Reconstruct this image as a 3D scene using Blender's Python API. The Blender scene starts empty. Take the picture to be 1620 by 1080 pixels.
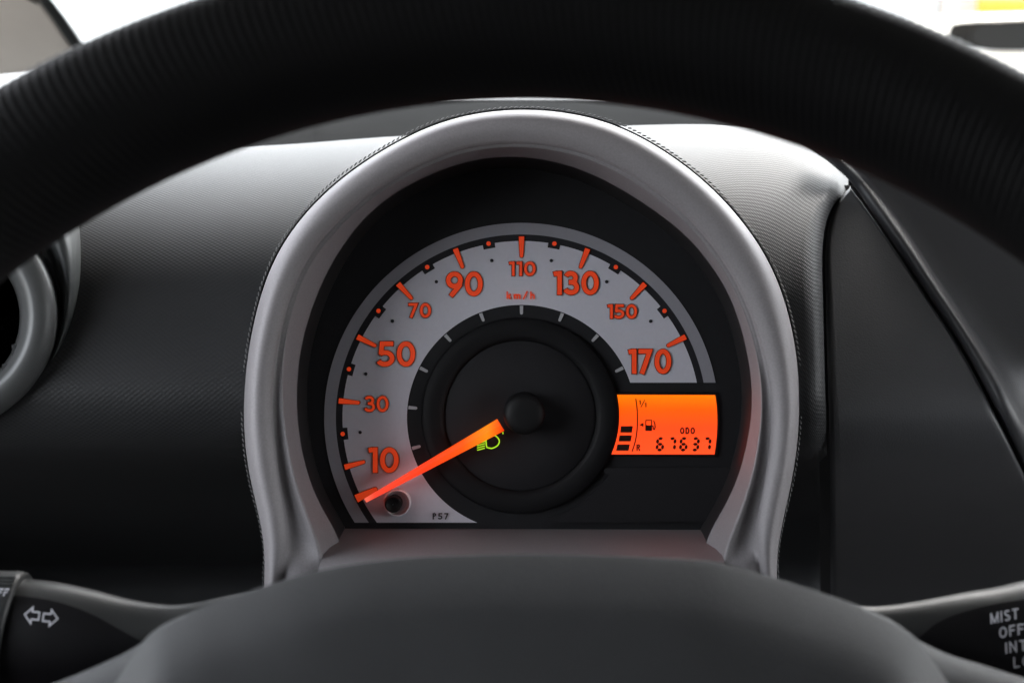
import bpy, bmesh, math, random
from mathutils import Vector, Matrix
random.seed(7)
R = math.radians
scn = bpy.context.scene
COL = scn.collection

# ------------------------------------------------------------------ camera, world, sun, exposure
EYE = Vector((0, 0, 1.15))
PITCH = R(-12)
T = Matrix.Translation(EYE) @ Matrix.Rotation(PITCH, 4, 'X')      # driver's-eye frame -> world
FPX = 2250.0
cam = bpy.data.cameras.new('camera')
cam.lens = 50.0
cam.sensor_width = 36.0
cam.clip_start = 0.02
cam.clip_end = 500
cam.dof.use_dof = True
cam.dof.focus_distance = 0.497
cam.dof.aperture_fstop = 13.0
cam_o = bpy.data.objects.new('camera', cam)
COL.objects.link(cam_o)
cam_o.matrix_world = T @ Matrix.Rotation(R(90), 4, 'X')
scn.camera = cam_o

SUN_EL, SUN_AZ = R(56), R(30)          # azimuth clockwise from +Y
wd = bpy.data.worlds.new('World')
scn.world = wd
wd.use_nodes = True
nt = wd.node_tree
bg = nt.nodes['Background']
sky = nt.nodes.new('ShaderNodeTexSky')
sky.sky_type = 'NISHITA'
sky.sun_disc = False
sky.sun_elevation = SUN_EL
sky.sun_rotation = SUN_AZ
sky.dust_density = 3.0
sky.air_density = 1.0
hs = nt.nodes.new('ShaderNodeHueSaturation')
hs.inputs['Saturation'].default_value = 0.22
nt.links.new(sky.outputs[0], hs.inputs['Color'])
nt.links.new(hs.outputs[0], bg.inputs[0])
bg.inputs[1].default_value = 0.15
sun = bpy.data.lights.new('sun', 'SUN')
sun.energy = 0.5
sun.angle = R(50)
sun.color = (1.0, 0.92, 0.80)
sun_o = bpy.data.objects.new('sun', sun)
COL.objects.link(sun_o)
sd = Vector((math.sin(SUN_AZ) * math.cos(SUN_EL), math.cos(SUN_AZ) * math.cos(SUN_EL), math.sin(SUN_EL)))
sun_o.rotation_euler = sd.to_track_quat('Z', 'Y').to_euler()
vs = scn.view_settings
vs.view_transform = 'Standard'
vs.look = 'None'
vs.gamma = 1.0
vs.exposure = 3.55
scn.cycles.use_denoising = True

# ------------------------------------------------------------------ helpers
def U(px, py, d):
    """point on the sight line of photo pixel (px, py) at depth d, in the eye frame"""
    return Vector(((px - 810.0) * d / FPX, d, (540.0 - py) * d / FPX))

def thing(name, label, cat, base, group=None, frame=True):
    o = bpy.data.objects.new(name, None)
    COL.objects.link(o)
    o.empty_display_size = 0.02
    o.matrix_world = (T if frame else Matrix()) @ Matrix.Translation(base)
    o['label'] = label
    o['category'] = cat
    o['base'] = list(base)
    if group:
        o['group'] = group
    return o

def basis(parent):
    p = parent
    while p is not None and p.parent is not None:
        p = p.parent
    return Vector(p['base']) if p is not None and 'base' in p else Vector()

def mesh(name, verts, faces, mat, parent=None, smooth=True, label=None, kind=None, autosmooth=None, mats=None, fmat=None):
    b = basis(parent)
    me = bpy.data.meshes.new(name)
    me.from_pydata([Vector(v) - b for v in verts], [], faces)
    bm = bmesh.new()
    bm.from_mesh(me)
    bmesh.ops.recalc_face_normals(bm, faces=bm.faces)
    bm.to_mesh(me)
    bm.free()
    for m in (mats or [mat]):
        me.materials.append(m)
    if fmat:
        for p, i in zip(me.polygons, fmat):
            p.material_index = i
    if smooth:
        for p in me.polygons:
            p.use_smooth = True
    o = bpy.data.objects.new(name, me)
    COL.objects.link(o)
    if parent:
        o.parent = parent
    if autosmooth:
        m = o.modifiers.new('edge', 'EDGE_SPLIT')
        m.split_angle = R(autosmooth)
    if label:
        o['label'] = label
    if kind:
        o['kind'] = kind
    return o

def grid_faces(nr, nc, closed=False, off=0):
    f = []
    for i in range(nr - 1):
        for j in range(nc if closed else nc - 1):
            k = (j + 1) % nc
            f.append((off + i * nc + j, off + i * nc + k, off + (i + 1) * nc + k, off + (i + 1) * nc + j))
    return f

def loft(name, rails, mat, parent, closed=False, **kw):
    n = len(rails[0])
    v = [p for r in rails for p in r]
    return mesh(name, v, grid_faces(len(rails), n, closed), mat, parent, **kw)

def cr(pts, t):
    """Catmull-Rom through pts at t in [0,1] (any dimension)"""
    n = len(pts) - 1
    x = min(max(t, 0), 1) * n
    i = min(int(x), n - 1)
    u = x - i
    p1, p2 = pts[i], pts[i + 1]
    p0 = pts[i - 1] if i > 0 else [2 * a - b for a, b in zip(p1, p2)]
    p3 = pts[i + 2] if i + 2 <= n else [2 * b - a for a, b in zip(p1, p2)]
    return [0.5 * (2 * b + (c - a) * u + (2 * a - 5 * b + 4 * c - d) * u * u + (3 * b - a - 3 * c + d) * u ** 3)
            for a, b, c, d in zip(p0, p1, p2, p3)]

def rs(pts, n):
    return [cr(pts, i / (n - 1)) for i in range(n)]

def lerp_tab(tab, x):
    if x <= tab[0][0]:
        return tab[0][1]
    for (a, b), (c, d) in zip(tab, tab[1:]):
        if x <= c:
            t = (x - a) / (c - a)
            return b + (d - b) * t
    return tab[-1][1]

def smooth_tab(tab, x):
    xs = [t[0] for t in tab]
    if x <= xs[0]:
        return tab[0][1]
    if x >= xs[-1]:
        return tab[-1][1]
    for i in range(len(tab) - 1):
        if x <= xs[i + 1]:
            u = (x - xs[i]) / (xs[i + 1] - xs[i])
            def m(k):
                if k == 0 or k == len(tab) - 1:
                    a, b = (0, 1) if k == 0 else (len(tab) - 2, len(tab) - 1)
                    return (tab[b][1] - tab[a][1]) / (xs[b] - xs[a])
                return (tab[k + 1][1] - tab[k - 1][1]) / (xs[k + 1] - xs[k - 1])
            h = xs[i + 1] - xs[i]
            return ((2 * u ** 3 - 3 * u * u + 1) * tab[i][1] + (u ** 3 - 2 * u * u + u) * h * m(i)
                    + (-2 * u ** 3 + 3 * u * u) * tab[i + 1][1] + (u ** 3 - u * u) * h * m(i + 1))

def box(v, f, c, s, M=None):
    o = len(v)
    for dx in (-1, 1):
        for dy in (-1, 1):
            for dz in (-1, 1):
                p = Vector((dx * s[0] / 2, dy * s[1] / 2, dz * s[2] / 2))
                if M:
                    p = M @ p
                v.append(Vector(c) + p)
    f += [(o, o + 1, o + 3, o + 2), (o + 4, o + 6, o + 7, o + 5), (o, o + 4, o + 5, o + 1),
          (o + 2, o + 3, o + 7, o + 6), (o, o + 2, o + 6, o + 4), (o + 1, o + 5, o + 7, o + 3)]

def boxobj(name, c, s, mat, parent, M=None, bevel=0, **kw):
    v, f = [], []
    box(v, f, c, s, M)
    o = mesh(name, v, f, mat, parent, smooth=False, **kw)
    if bevel:
        m = o.modifiers.new('bevel', 'BEVEL')
        m.width = bevel
        m.segments = 3
    return o

# ------------------------------------------------------------------ materials
def pmat(name, col, rough=0.5, metal=0.0, spec=0.5, emit=None, estr=0.0, noise=None, bump=None, coat=0.0, rvar=0.0):
    m = bpy.data.materials.new(name)
    m.use_nodes = True
    n = m.node_tree
    b = n.nodes['Principled BSDF']
    b.inputs['Base Color'].default_value = (*col, 1)
    b.inputs['Roughness'].default_value = rough
    b.inputs['Metallic'].default_value = metal
    b.inputs['Specular IOR Level'].default_value = spec
    b.inputs['Coat Weight'].default_value = coat
    if emit:
        b.inputs['Emission Color'].default_value = (*emit, 1)
        b.inputs['Emission Strength'].default_value = estr
    tc = n.nodes.new('ShaderNodeTexCoord')
    if noise:
        sc, amt = noise
        t = n.nodes.new('ShaderNodeTexNoise')
        t.inputs['Scale'].default_value = sc
        t.inputs['Detail'].default_value = 6
        mx = n.nodes.new('ShaderNodeMix')
        mx.data_type = 'RGBA'
        mx.inputs[6].default_value = (*[c * (1 - amt) for c in col], 1)
        mx.inputs[7].default_value = (*[min(1, c * (1 + amt)) for c in col], 1)
        n.links.new(tc.outputs['Object'], t.inputs['Vector'])
        n.links.new(t.outputs['Fac'], mx.inputs[0])
        n.links.new(mx.outputs[2], b.inputs['Base Color'])
        if rvar:
            mr = n.nodes.new('ShaderNodeMapRange')
            mr.inputs[3].default_value = rough - rvar
            mr.inputs[4].default_value = rough + rvar
            n.links.new(t.outputs['Fac'], mr.inputs[0])
            n.links.new(mr.outputs[0], b.inputs['Roughness'])
    if bump:
        sc, dist = bump
        t = n.nodes.new('ShaderNodeTexNoise')
        t.inputs['Scale'].default_value = sc
        t.inputs['Detail'].default_value = 3
        bp = n.nodes.new('ShaderNodeBump')
        bp.inputs['Distance'].default_value = dist
        bp.inputs['Strength'].default_value = 0.6
        n.links.new(tc.outputs['Object'], t.inputs['Vector'])
        n.links.new(t.outputs['Fac'], bp.inputs['Height'])
        n.links.new(bp.outputs[0], b.inputs['Normal'])
    return m

def weave_mat(name, col, rough, pitch, dist, spec=0.5):
    """soft-touch plastic moulded with a fine diagonal lattice of pips"""
    m = pmat(name, col, rough, spec=spec, noise=(40, 0.12))
    n = m.node_tree
    b = n.nodes['Principled BSDF']
    tc = n.nodes.new('ShaderNodeTexCoord')
    sp = n.nodes.new('ShaderNodeSeparateXYZ')
    n.links.new(tc.outputs['UV'], sp.inputs[0])
    def mth(op, a, c=None):
        x = n.nodes.new('ShaderNodeMath')
        x.operation = op
        for i, q in enumerate((a, c)):
            if q is None:
                continue
            if isinstance(q, (int, float)):
                x.inputs[i].default_value = q
            else:
                n.links.new(q, x.inputs[i])
        return x.outputs[0]
    k = 2 * math.pi / pitch
    down = sp.outputs[1]
    a = mth('SINE', mth('MULTIPLY', mth('ADD', mth('MULTIPLY', sp.outputs[0], 0.8), down), k))
    c = mth('SINE', mth('MULTIPLY', mth('SUBTRACT', mth('MULTIPLY', sp.outputs[0], 0.8), down), k))
    h = mth('ADD', a, mth('MULTIPLY', c, 0.75))
    bp = n.nodes.new('ShaderNodeBump')
    bp.inputs['Distance'].default_value = dist
    bp.inputs['Strength'].default_value = 1.0
    n.links.new(h, bp.inputs['Height'])
    n.links.new(bp.outputs[0], b.inputs['Normal'])
    return m

def emis_ramp(name, c_list, axis, lo, hi, strength, base=(0.5, 0.05, 0.01)):
    """light guide / backlit film: lamp behind one end, so brightness falls along an axis"""
    m = pmat(name, base, 0.35)
    n = m.node_tree
    b = n.nodes['Principled BSDF']
    tc = n.nodes.new('ShaderNodeTexCoord')
    sp = n.nodes.new('ShaderNodeSeparateXYZ')
    mr = n.nodes.new('ShaderNodeMapRange')
    mr.inputs[1].default_value = lo
    mr.inputs[2].default_value = hi
    rp = n.nodes.new('ShaderNodeValToRGB')
    el = rp.color_ramp.elements
    el[0].color = (*c_list[0][1], 1)
    el[0].position = c_list[0][0]
    el[1].color = (*c_list[-1][1], 1)
    el[1].position = c_list[-1][0]
    for p, c in c_list[1:-1]:
        e = el.new(p)
        e.color = (*c, 1)
    n.links.new(tc.outputs['Object'], sp.inputs[0])
    n.links.new(sp.outputs[axis], mr.inputs[0])
    n.links.new(mr.outputs[0], rp.inputs[0])
    n.links.new(rp.outputs[0], b.inputs['Emission Color'])
    b.inputs['Emission Strength'].default_value = strength
    return m

M = {}
M['dash'] = weave_mat('dash_soft_plastic', (0.030, 0.0308, 0.032), 0.50, 0.0017, 0.000024, spec=.2)
M['panel'] = pmat('smooth_soft_plastic', (0.066, 0.067, 0.072), 0.52, noise=(60, 0.1), bump=(1700, 0.00014))
M['ridge'] = pmat('ridge_plastic', (0.046, 0.047, 0.051), 0.5, noise=(50, 0.1), bump=(1700, 0.00014))
M['seam'] = pmat('seam_black', (0.015, 0.015, 0.016), 0.8)
M['dark'] = pmat('dark_plastic', (0.004, 0.004, 0.004), 0.7, spec=.15)  # plastic, taken near black for the dark void under the dash
M['cowl'] = pmat('cowl_plastic', (0.014, 0.0145, 0.015), 0.8, spec=.0, noise=(30, 0.15))
M['silver'] = pmat('silver_paint', (0.262, 0.248, 0.257), 0.58, metal=0.20, spec=.4, noise=(1500, 0.22), bump=(3000, 0.00004), rvar=0.05)
M['shroud'] = pmat('shroud_black', (0.020, 0.019, 0.020), 0.36, noise=(80, 0.2))
M['face'] = pmat('dial_black', (0.013, 0.013, 0.015), 0.6, spec=.3, noise=(200, 0.15))
M['face_disc'] = pmat('dial_smoked', (0.016, 0.0155, 0.0175), 0.7, spec=.25, noise=(150, 0.15))
M['face_ring'] = pmat('dial_ring_black', (0.008, 0.008, 0.009), 0.6, spec=.2)
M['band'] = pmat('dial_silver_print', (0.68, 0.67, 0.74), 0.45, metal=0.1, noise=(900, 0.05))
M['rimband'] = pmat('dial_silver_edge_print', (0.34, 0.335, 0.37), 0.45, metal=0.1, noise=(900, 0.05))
M['ink'] = pmat('black_ink', (0.012, 0.012, 0.016), 0.5)
M['inkred'] = pmat('dark_red_ink', (0.022, 0.002, 0.002), 0.6, spec=.1)
M['orange'] = pmat('backlit_orange', (0.5, 0.030, 0.006), 0.5, emit=(1.0, 0.080, 0.014), estr=0.029, noise=(160, 0.25))
M['tickgrey'] = pmat('grey_print', (0.50, 0.50, 0.52), 0.5)
M['green'] = pmat('green_telltale', (0.2, 0.4, 0.02), 0.4, emit=(0.50, 0.95, 0.03), estr=0.062)
M['lcdink'] = pmat('lcd_segment', (0.035, 0.008, 0.004), 0.4)
M['lcdbar'] = pmat('lcd_bar', (0.03, 0.009, 0.005), 0.4)
M['knob'] = pmat('needle_cap_black', (0.007, 0.007, 0.0075), 0.55, spec=.25)
M['rim'] = pmat('rim_leather', (0.004, 0.004, 0.0043), 0.6, spec=.14, noise=(120, 0.2), bump=(1800, 0.00008))
M['hub'] = pmat('hub_plastic', (0.044, 0.0455, 0.0475), 0.62, spec=.3, noise=(35, 0.22), bump=(1700, 0.00022))
M['stalk'] = pmat('stalk_plastic', (0.027, 0.0283, 0.028), 0.44, noise=(90, 0.08), bump=(2500, 0.00005))
M['inlay'] = pmat('stalk_inlay', (0.006, 0.0056, 0.0066), 0.42, spec=.25)
M['white'] = pmat('white_print', (0.62, 0.62, 0.66), 0.6)
M['thread'] = pmat('grey_thread', (0.15, 0.15, 0.15), 0.7)
M['vent'] = pmat('vent_silver', (0.095, 0.098, 0.098), 0.45, metal=0.3, noise=(1200, 0.08))
M['beige'] = pmat('pillar_trim', (0.74, 0.68, 0.61), 0.75, noise=(40, 0.06), bump=(900, 0.0002))
M['rubber'] = pmat('rubber', (0.012, 0.014, 0.014), 0.6)
M['roof'] = pmat('roof_cloth', (0.34, 0.33, 0.315), 0.9, noise=(60, 0.1))
M['cloth'] = pmat('seat_cloth', (0.03, 0.03, 0.032), 0.9, noise=(80, 0.2))

def glass(name, tint, gl):
    m = bpy.data.materials.new(name)
    m.use_nodes = True
    n = m.node_tree
    n.nodes.remove(n.nodes['Principled BSDF'])
    tr = n.nodes.new('ShaderNodeBsdfTransparent')
    tr.inputs[0].default_value = (*tint, 1)
    g = n.nodes.new('ShaderNodeBsdfGlossy')
    g.inputs['Roughness'].default_value = 0.02
    lw = n.nodes.new('ShaderNodeFresnel')
    lw.inputs[0].default_value = 1.3
    mu = n.nodes.new('ShaderNodeMath')
    mu.operation = 'MULTIPLY'
    mu.inputs[1].default_value = gl
    mx = n.nodes.new('ShaderNodeMixShader')
    n.links.new(lw.outputs[0], mu.inputs[0])
    n.links.new(mu.outputs[0], mx.inputs[0])
    n.links.new(tr.outputs[0], mx.inputs[1])
    n.links.new(g.outputs[0], mx.inputs[2])
    n.links.new(mx.outputs[0], n.nodes['Material Output'].inputs[0])
    return m
M['glass'] = glass('windscreen_glass', (0.95, 0.97, 0.965), 0.25)

# ------------------------------------------------------------------ outside: ground, white building, sign, car
ground_m = pmat('asphalt', (0.16, 0.155, 0.15), 0.85, noise=(3, 0.2))
g = mesh('ground', [(-200, -200, 0), (200, -200, 0), (200, 200, 0), (-200, 200, 0)], [(0, 1, 2, 3)], ground_m, smooth=False)
g['kind'] = 'structure'

wall_m = pmat('white_render', (0.82, 0.82, 0.80), 0.8, noise=(2, 0.03))
cream_m = pmat('cream_render', (0.62, 0.56, 0.50), 0.8, noise=(2, 0.04))
grey_m = pmat('grey_joint', (0.20, 0.22, 0.23), 0.6)
yellow_m = pmat('yellow_sign', (0.85, 0.37, 0.02), 0.5, noise=(1.2, 0.06))
D = 18.0
def W(px, py, d):
    return T @ U(px, py, d)
wx = [W(p, 20, D).x for p in (1480, 1487, 1526)]
wy = W(1480, 20, D).y
b_ = thing('white_building', 'white rendered building with a cream pilaster outside the windscreen', 'building', Vector((0, wy, 0)), frame=False)
boxobj('wall', (-13 + wx[0] / 2, wy + 0.2, 2.6), (26 + wx[0], 0.4, 5.2), wall_m, b_)
boxobj('wall', (wx[2] / 2 + 13, wy + 0.2, 2.6), (26 - wx[2], 0.4, 5.2), wall_m, b_)
boxobj('pilaster', ((wx[1] + wx[2]) / 2, wy + 0.19, 2.6), (wx[2] - wx[1], 0.5, 5.2), cream_m, b_, label='cream pilaster between the white wall panels')
boxobj('joint', ((wx[0] + wx[1]) / 2, wy + 0.25, 2.6), (wx[1] - wx[0], 0.4, 5.2), grey_m, b_)
s_ = thing('yellow_sign', 'plain yellow sign board on the white building above the parked car', 'sign', Vector(W(1640, 20, D - .3)), frame=False)
a0, a1 = W(1545, 23, D - .3), W(1800, -120, D - .3)
boxobj('board', ((a0.x + a1.x) / 2, a0.y, (a0.z + a1.z) / 2), (a1.x - a0.x, 0.12, a1.z - a0.z), yellow_m, s_, bevel=0.02)
for q in (0.2, 0.8):
    boxobj('bracket', (a0.x + (a1.x - a0.x) * q, a0.y + 0.16, (a0.z + a1.z) / 2), (0.06, 0.2, 0.3), grey_m, s_)

# parked car beyond the windscreen: only its rear window end shows, the whole car is built
cd = 12.0
c0 = W(1538, 58, cd)                    # rear end of the side glass
car_m = pmat('car_white_paint', (0.80, 0.74, 0.64), 0.25, coat=0.6, noise=(1.5, 0.02))
carglass_m = pmat('car_dark_glass', (0.006, 0.0055, 0.004), 0.25, spec=.06, noise=(2, 0.3))
tyre_m = pmat('tyre', (0.02, 0.02, 0.02), 0.85, noise=(10, 0.2))
alloy_m = pmat('alloy', (0.5, 0.5, 0.5), 0.35, metal=0.8)
red_m = pmat('tail_lamp', (0.35, 0.02, 0.02), 0.25, coat=0.5)
px2m = cd / FPX
zb = W(1600, 80, cd).z                  # belt line height
zt = W(1600, 33, cd).z                  # top of side glass
car = thing('parked_car', 'white parked car with dark side glass seen through the windscreen corner', 'car', Vector((c0.x + 2.0, c0.y + 0.8, 0)), frame=False)
CX0 = c0.x - 0.55                       # tail of the car
hgt = zt + 0.03
prof = []                               # stations along x: (x, half width, z bottom, z shoulder)
for s, zs, hw in ((0, .78, .72), (.12, .92, .80), (.6, zb - .03, .84), (1.6, zb - .035, .86), (2.8, zb - .04, .86), (3.5, zb - .14, .85), (4.1, zb - .34, .80), (4.3, .62, .70)):
    prof.append((CX0 + s, hw, 0.26, zs))
rails = []
yc = c0.y + 0.85
for x, hw, z0, z1 in prof:
    rails.append([Vector((x, yc - hw * a, z0 + (z1 - z0) * b)) for a, b in
                  ((.0, 0), (.88, 0), (.97, .2), (1, .5), (.985, .8), (.93, .97), (.85, 1), (0, 1), (-.85, 1), (-.93, .97), (-.985, .8), (-1, .5), (-.97, .2), (-.88, 0))])
o = loft('body', rails, car_m, car, closed=True)
n = len(rails[0])
def gh(s, z, hw):
    return [Vector((CX0 + s, yc - hw * a, z + b)) for a, b in ((1, 0), (.97, .02), (.5, .045), (0, .05), (-.5, .045), (-.97, .02), (-1, 0))]
top = [gh(.30, zb - .06, .76), gh(.42, zt - .02, .66), gh(.62, hgt - .02, .62), (gh(1.4, hgt - .0, .62)), gh(2.2, hgt - .02, .62), gh(2.9, zb + .12, .70), gh(3.3, zb - .12, .76)]
loft('roof', top, car_m, car)
for sgn in (1, -1):
    up = rs([(0.55, zb + .10), (0.60, zb + .19), (0.80, zt), (1.4, zt + .02), (2.1, zt), (2.75, zb + .10), (2.95, zb + .02)], 40)
    dn = rs([(0.55, zb + .10), (0.61, zb + .04), (0.72, zb - .01), (1.4, zb - .01), (2.1, zb + .0), (2.75, zb + .01), (2.95, zb + .01)], 40)
    def yy(z):
        return yc - sgn * (0.86 - (z - zb) * 0.35)
    loft('side_window', [[Vector((CX0 + x, yy(z) - sgn * .0, z)) for x, z in up], [Vector((CX0 + x, yy(z) - sgn * .012, z)) for x, z in dn]], carglass_m, car)
    for xw in (.75, 3.35):
        vv, ff = [], []
        prof_w = ((.0, .06), (.20, .06), (.22, .02), (.30, 0), (.315, .04), (.315, .18), (.28, .2), (0, .2))
        rr = [[Vector((CX0 + xw + r * math.cos(t), yc - sgn * (.86 - dy), .315 + r * math.sin(t))) for t in [2 * math.pi * i / 24 for i in range(24)]] for r, dy in prof_w]
        w = loft('wheel', rr[2:], tyre_m, car, closed=True)
        loft('wheel_rim', rr[:3], alloy_m, w, closed=True)
    boxobj('tail_lamp', (CX0 + .06, yc - sgn * .66, .82), (.12, .2, .26), red_m, car, bevel=.03)
    boxobj('headlight', (CX0 + 4.12, yc - sgn * .62, .66), (.3, .24, .14), alloy_m, car, bevel=.04)
    boxobj('wing_mirror', (CX0 + 2.6, yc - sgn * .98, zb + .06), (.1, .2, .13), car_m, car, bevel=.03)

# ------------------------------------------------------------------ our own car: pillar and screen, plus unseen roof and shell added for shade
cab = thing('car_cabin', 'car cabin with pale beige windscreen pillar at the top left corner', 'car cabin', Vector((0.3, 0, 0.3)), frame=False)
inner = [W(150, 120, 1.17), W(115, 70, 1.13), W(66, 0, 1.07), W(-40, -130, .97), Vector((-.38, .93, 1.50))]
inner = [list(p) for p in inner]
ip = [Vector(p) for p in rs(inner, 30)]
pr = []
for off in ((0, .035, -.01), (-.003, .004, 0), (-.008, 0, .002), (-.03, -.006, .004), (-.08, -.012, 0), (-.13, 0, -.01), (-.14, .04, -.02)):
    pr.append([p + Vector(off) for p in ip])
loft('pillar', pr, M['beige'], cab)
rails = []
for off in ((.006, .030, -.01), (.007, .002, 0), (.003, -.003, .0015), (-.0035, 0.0, .001), (-.003, .03, -.01)):
    rails.append([p + Vector(off) for p in ip])
loft('door_seal', rails, M['rubber'], cab)
mir = [[Vector((.74 - p.x, p.y, p.z)) for p in r] for r in pr]
loft('pillar', mir, M['beige'], cab)
# windscreen
gr = []
for p in ip:
    gr.append([Vector((p.x + (.74 - 2 * p.x) * u, p.y + .02 + .06 * math.sin(math.pi * u), p.z + .0)) for u in [i / 12 for i in range(13)]])
loft('windscreen', gr, M['glass'], cab)
boxobj('shading_roof', (.37, -.08, 1.53), (1.70, 2.02, .05), M['roof'], cab, bevel=.02)  # unseen roof, carried forward to keep sun off hub and bezel
boxobj('rear_panel', (.37, -1.1, .9), (1.7, .06, 1.25), M['cloth'], cab)
boxobj('floor_pan', (.37, .1, .27), (1.7, 2.5, .05), M['cloth'], cab)
for x in (-.47, 1.21):
    boxobj('door_panel', (x, .1, .62), (.05, 2.3, .68), M['cloth'], cab)
    boxobj('roof_rail', (x, -.21, 1.45), (.06, 1.74, .12), M['roof'], cab)
    boxobj('shading_pillar', (x, -.74 if x > 0 else -.56, 1.18), (.06, .42 if x > 0 else .78, .5), M['cloth'], cab)  # unseen, widened to block side light, more so at the left
for x in (0, .74):
    boxobj('headrest', (x, -.42, 1.20), (.26, .10, .2), M['cloth'], cab, bevel=.04)
    boxobj('seat_back', (x, -.42, .76), (.48, .14, .68), M['cloth'], cab, bevel=.06)

# ------------------------------------------------------------------ dashboard
dash = thing('dashboard', 'dark grey moulded dashboard around the instrument cluster', 'dashboard', U(810, 700, .62))
TOP = [(-400, 246), (0, 243), (412, 231), (628, 216), (1000, 199), (1160, 199), (1240, 214), (1300, 248), (1350, 290)]
def dash_depth(px, py):
    yt = smooth_tab(TOP, px)
    w = min(max((px - 1080) / 290.0, 0), 1)
    w = w * w * (3 - 2 * w)
    t = min(max((py - yt) / (230.0 + 110 * w), 0), 1)
    roll = .085 - .026 * w
    d = .470 + roll * (1 - (1 - (1 - t) ** 2) ** .5)
    d += .040 * (max(0, 690 - py) / 400.0) ** 1.6
    if py > 600:
        d += .12 * ((py - 600) / 300.0) ** 2 + .75 * (max(0, py - 690) / 300.0) ** 2
        d = min(d, .96)
    return d
def dash_row(py_fn, xs):
    return [U(x, py_fn(x), dash_depth(x, py_fn(x))) for x in xs]
xs = [-420 + i * (1303 + 420) / 110 for i in range(111)]
rows = []
ts = [(i / 60) ** 1.8 for i in range(61)]
back = [U(x, smooth_tab(TOP, x), dash_depth(x, smooth_tab(TOP, x))) for x in xs]
rows.append([p + Vector((0, .30, -.004)) for p in back])
rows.append([p + Vector((0, .02, .0006)) for p in back])
for t in ts:
    rows.append([U(x, smooth_tab(TOP, x) + t * (1000 - smooth_tab(TOP, x)), dash_depth(x, smooth_tab(TOP, x) + t * (1000 - smooth_tab(TOP, x)))) for x in xs])
# seam roll: last columns turn into the gap beside the right-hand panel
SEAM = [(1344, 293), (1323, 318), (1309, 352), (1303, 400), (1304, 480), (1307, 600), (1310, 700), (1311, 850), (1312, 1000)]
def seam_x(py):
    return smooth_tab([(b, a) for a, b in SEAM], max(py, 293))
rows2 = []
for ri, r in enumerate(rows):
    new = []
    for ci, (x, p) in enumerate(zip(xs, r)):
        u = ci / (len(xs) - 1)
        t = 0 if ri < 2 else ts[ri - 2]
        yt = smooth_tab(TOP, x)
        py = yt + t * (1000 - yt)
        # squeeze the columns so that the last one follows the seam
        for _ in range(3):
            xe = seam_x(py)
            xx = -420 + u * (xe - 2 + 420)
            yt = smooth_tab(TOP, xx)
            py = yt + t * (1000 - yt)
        dd = dash_depth(xx, py)
        e = (xe - 2 - xx)
        dd -= .0015 * math.exp(-((e - 22) / 16.0) ** 2) * min(1, max(0, (py - 250) / 60))
        if e < 7:
            dd += .008 * (1 - e / 7) ** 2
        q = U(xx, py, dd)
        if ri == 0:
            q += Vector((0, .30, -.004))
        elif ri == 1:
            q += Vector((0, .02, .0006))
        new.append(q)
    rows2.append(new)
# the panel is open where the instrument cluster is let into it
def inside(P, x, y):
    c = False
    for (x0, y0), (x1, y1) in zip(P, P[1:] + P[:1]):
        if (y0 > y) != (y1 > y) and x < (x1 - x0) * (y - y0) / (y1 - y0) + x0:
            c = not c
    return c
HOLE = [(440, 975), (440, 880), (425, 790), (405, 700), (404, 625), (414, 530), (440, 436), (480, 365), (552, 290), (662, 225), (745, 198), (823, 188), (915, 196), (1000, 225), (1098, 292), (1168, 370), (1210, 436), (1240, 530), (1248, 625), (1244, 700), (1222, 800), (1208, 880), (1208, 975)]
nc = len(rows2[0])
vv0 = [p for r in rows2 for p in r]
hid = [inside(HOLE, 810 + p.x / p.y * FPX, 540 - p.z / p.y * FPX) for p in vv0]
for i in range(2 * nc):
    hid[i] = False
hid = [h or ((810 + p.x / p.y * FPX + 100) ** 2 + (540 - p.z / p.y * FPX - 490) ** 2 < 150 ** 2) for h, p in zip(hid, vv0)]
mp = mesh('main_panel', vv0, [q for q in grid_faces(len(rows2), nc) if not all(hid[i] for i in q)], M['dash'], dash)
loft('void_panel', [[U(x, y, d) for x in (-900, 0, 810, 1600, 2600)] for y, d in ((620, 1.0), (800, 1.0), (1100, .98), (1900, .90))], M['dark'], dash)  # added dark sheet: blocks light from below, stands for the shaded void

arc = [[0.0] * nc]
for a, b in zip(rows2, rows2[1:]):
    arc.append([q + (u - w).length for q, u, w in zip(arc[-1], a, b)])
uvl = mp.data.uv_layers.new(name='surface')
for lp in mp.data.loops:
    i = lp.vertex_index
    uvl.data[lp.index].uv = (vv0[i].x, arc[i // nc][i % nc])

# right-hand smooth panel
DIAG = [(1346, 295), (1372, 330), (1426, 408), (1475, 482), (1524, 557), (1575, 652), (1622, 748), (1668, 850), (1730, 1000)]
def panel_depth(px, py):
    t = min(max((py - 262) / 600.0, 0), 1)
    d = .466 + .085 * (1 - t) ** 1.6
    if py > 620:
        d += .16 * ((py - 620) / 300.0) ** 2
    return d
def panel_rail(shift, dd):
    L = rs(SEAM, 60)
    Rr = rs(DIAG, 60)
    out = []
    return out
L, Rr = rs(SEAM, 60), rs(DIAG, 60)
cols = []
us = [0, .012, .03, .06, .1] + [.1 + .8 * i / 24 for i in range(1, 25)] + [.94, .97, .988, 1]
for u in us:
    col = []
    for (ax, ay), (bx, by) in zip(L, Rr):
        wpx = max(bx - ax, 1)
        gap = min(2.5 / wpx, .45)
        uu = gap + u * (1 - 2 * gap)
        px, py = ax + (bx - ax) * uu, ay + (by - ay) * uu
        d = panel_depth(px, py)
        e = min(uu, 1 - uu) * wpx - 2.4
        if e < 6:
            d += .006 * (1 - max(e, 0) / 6) ** 2.4
        col.append(U(px, py, d))
    cols.append(col)
loft('side_panel', cols, M['panel'], dash, label='smooth grey panel between the curved seam and the diagonal ridge')
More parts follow.
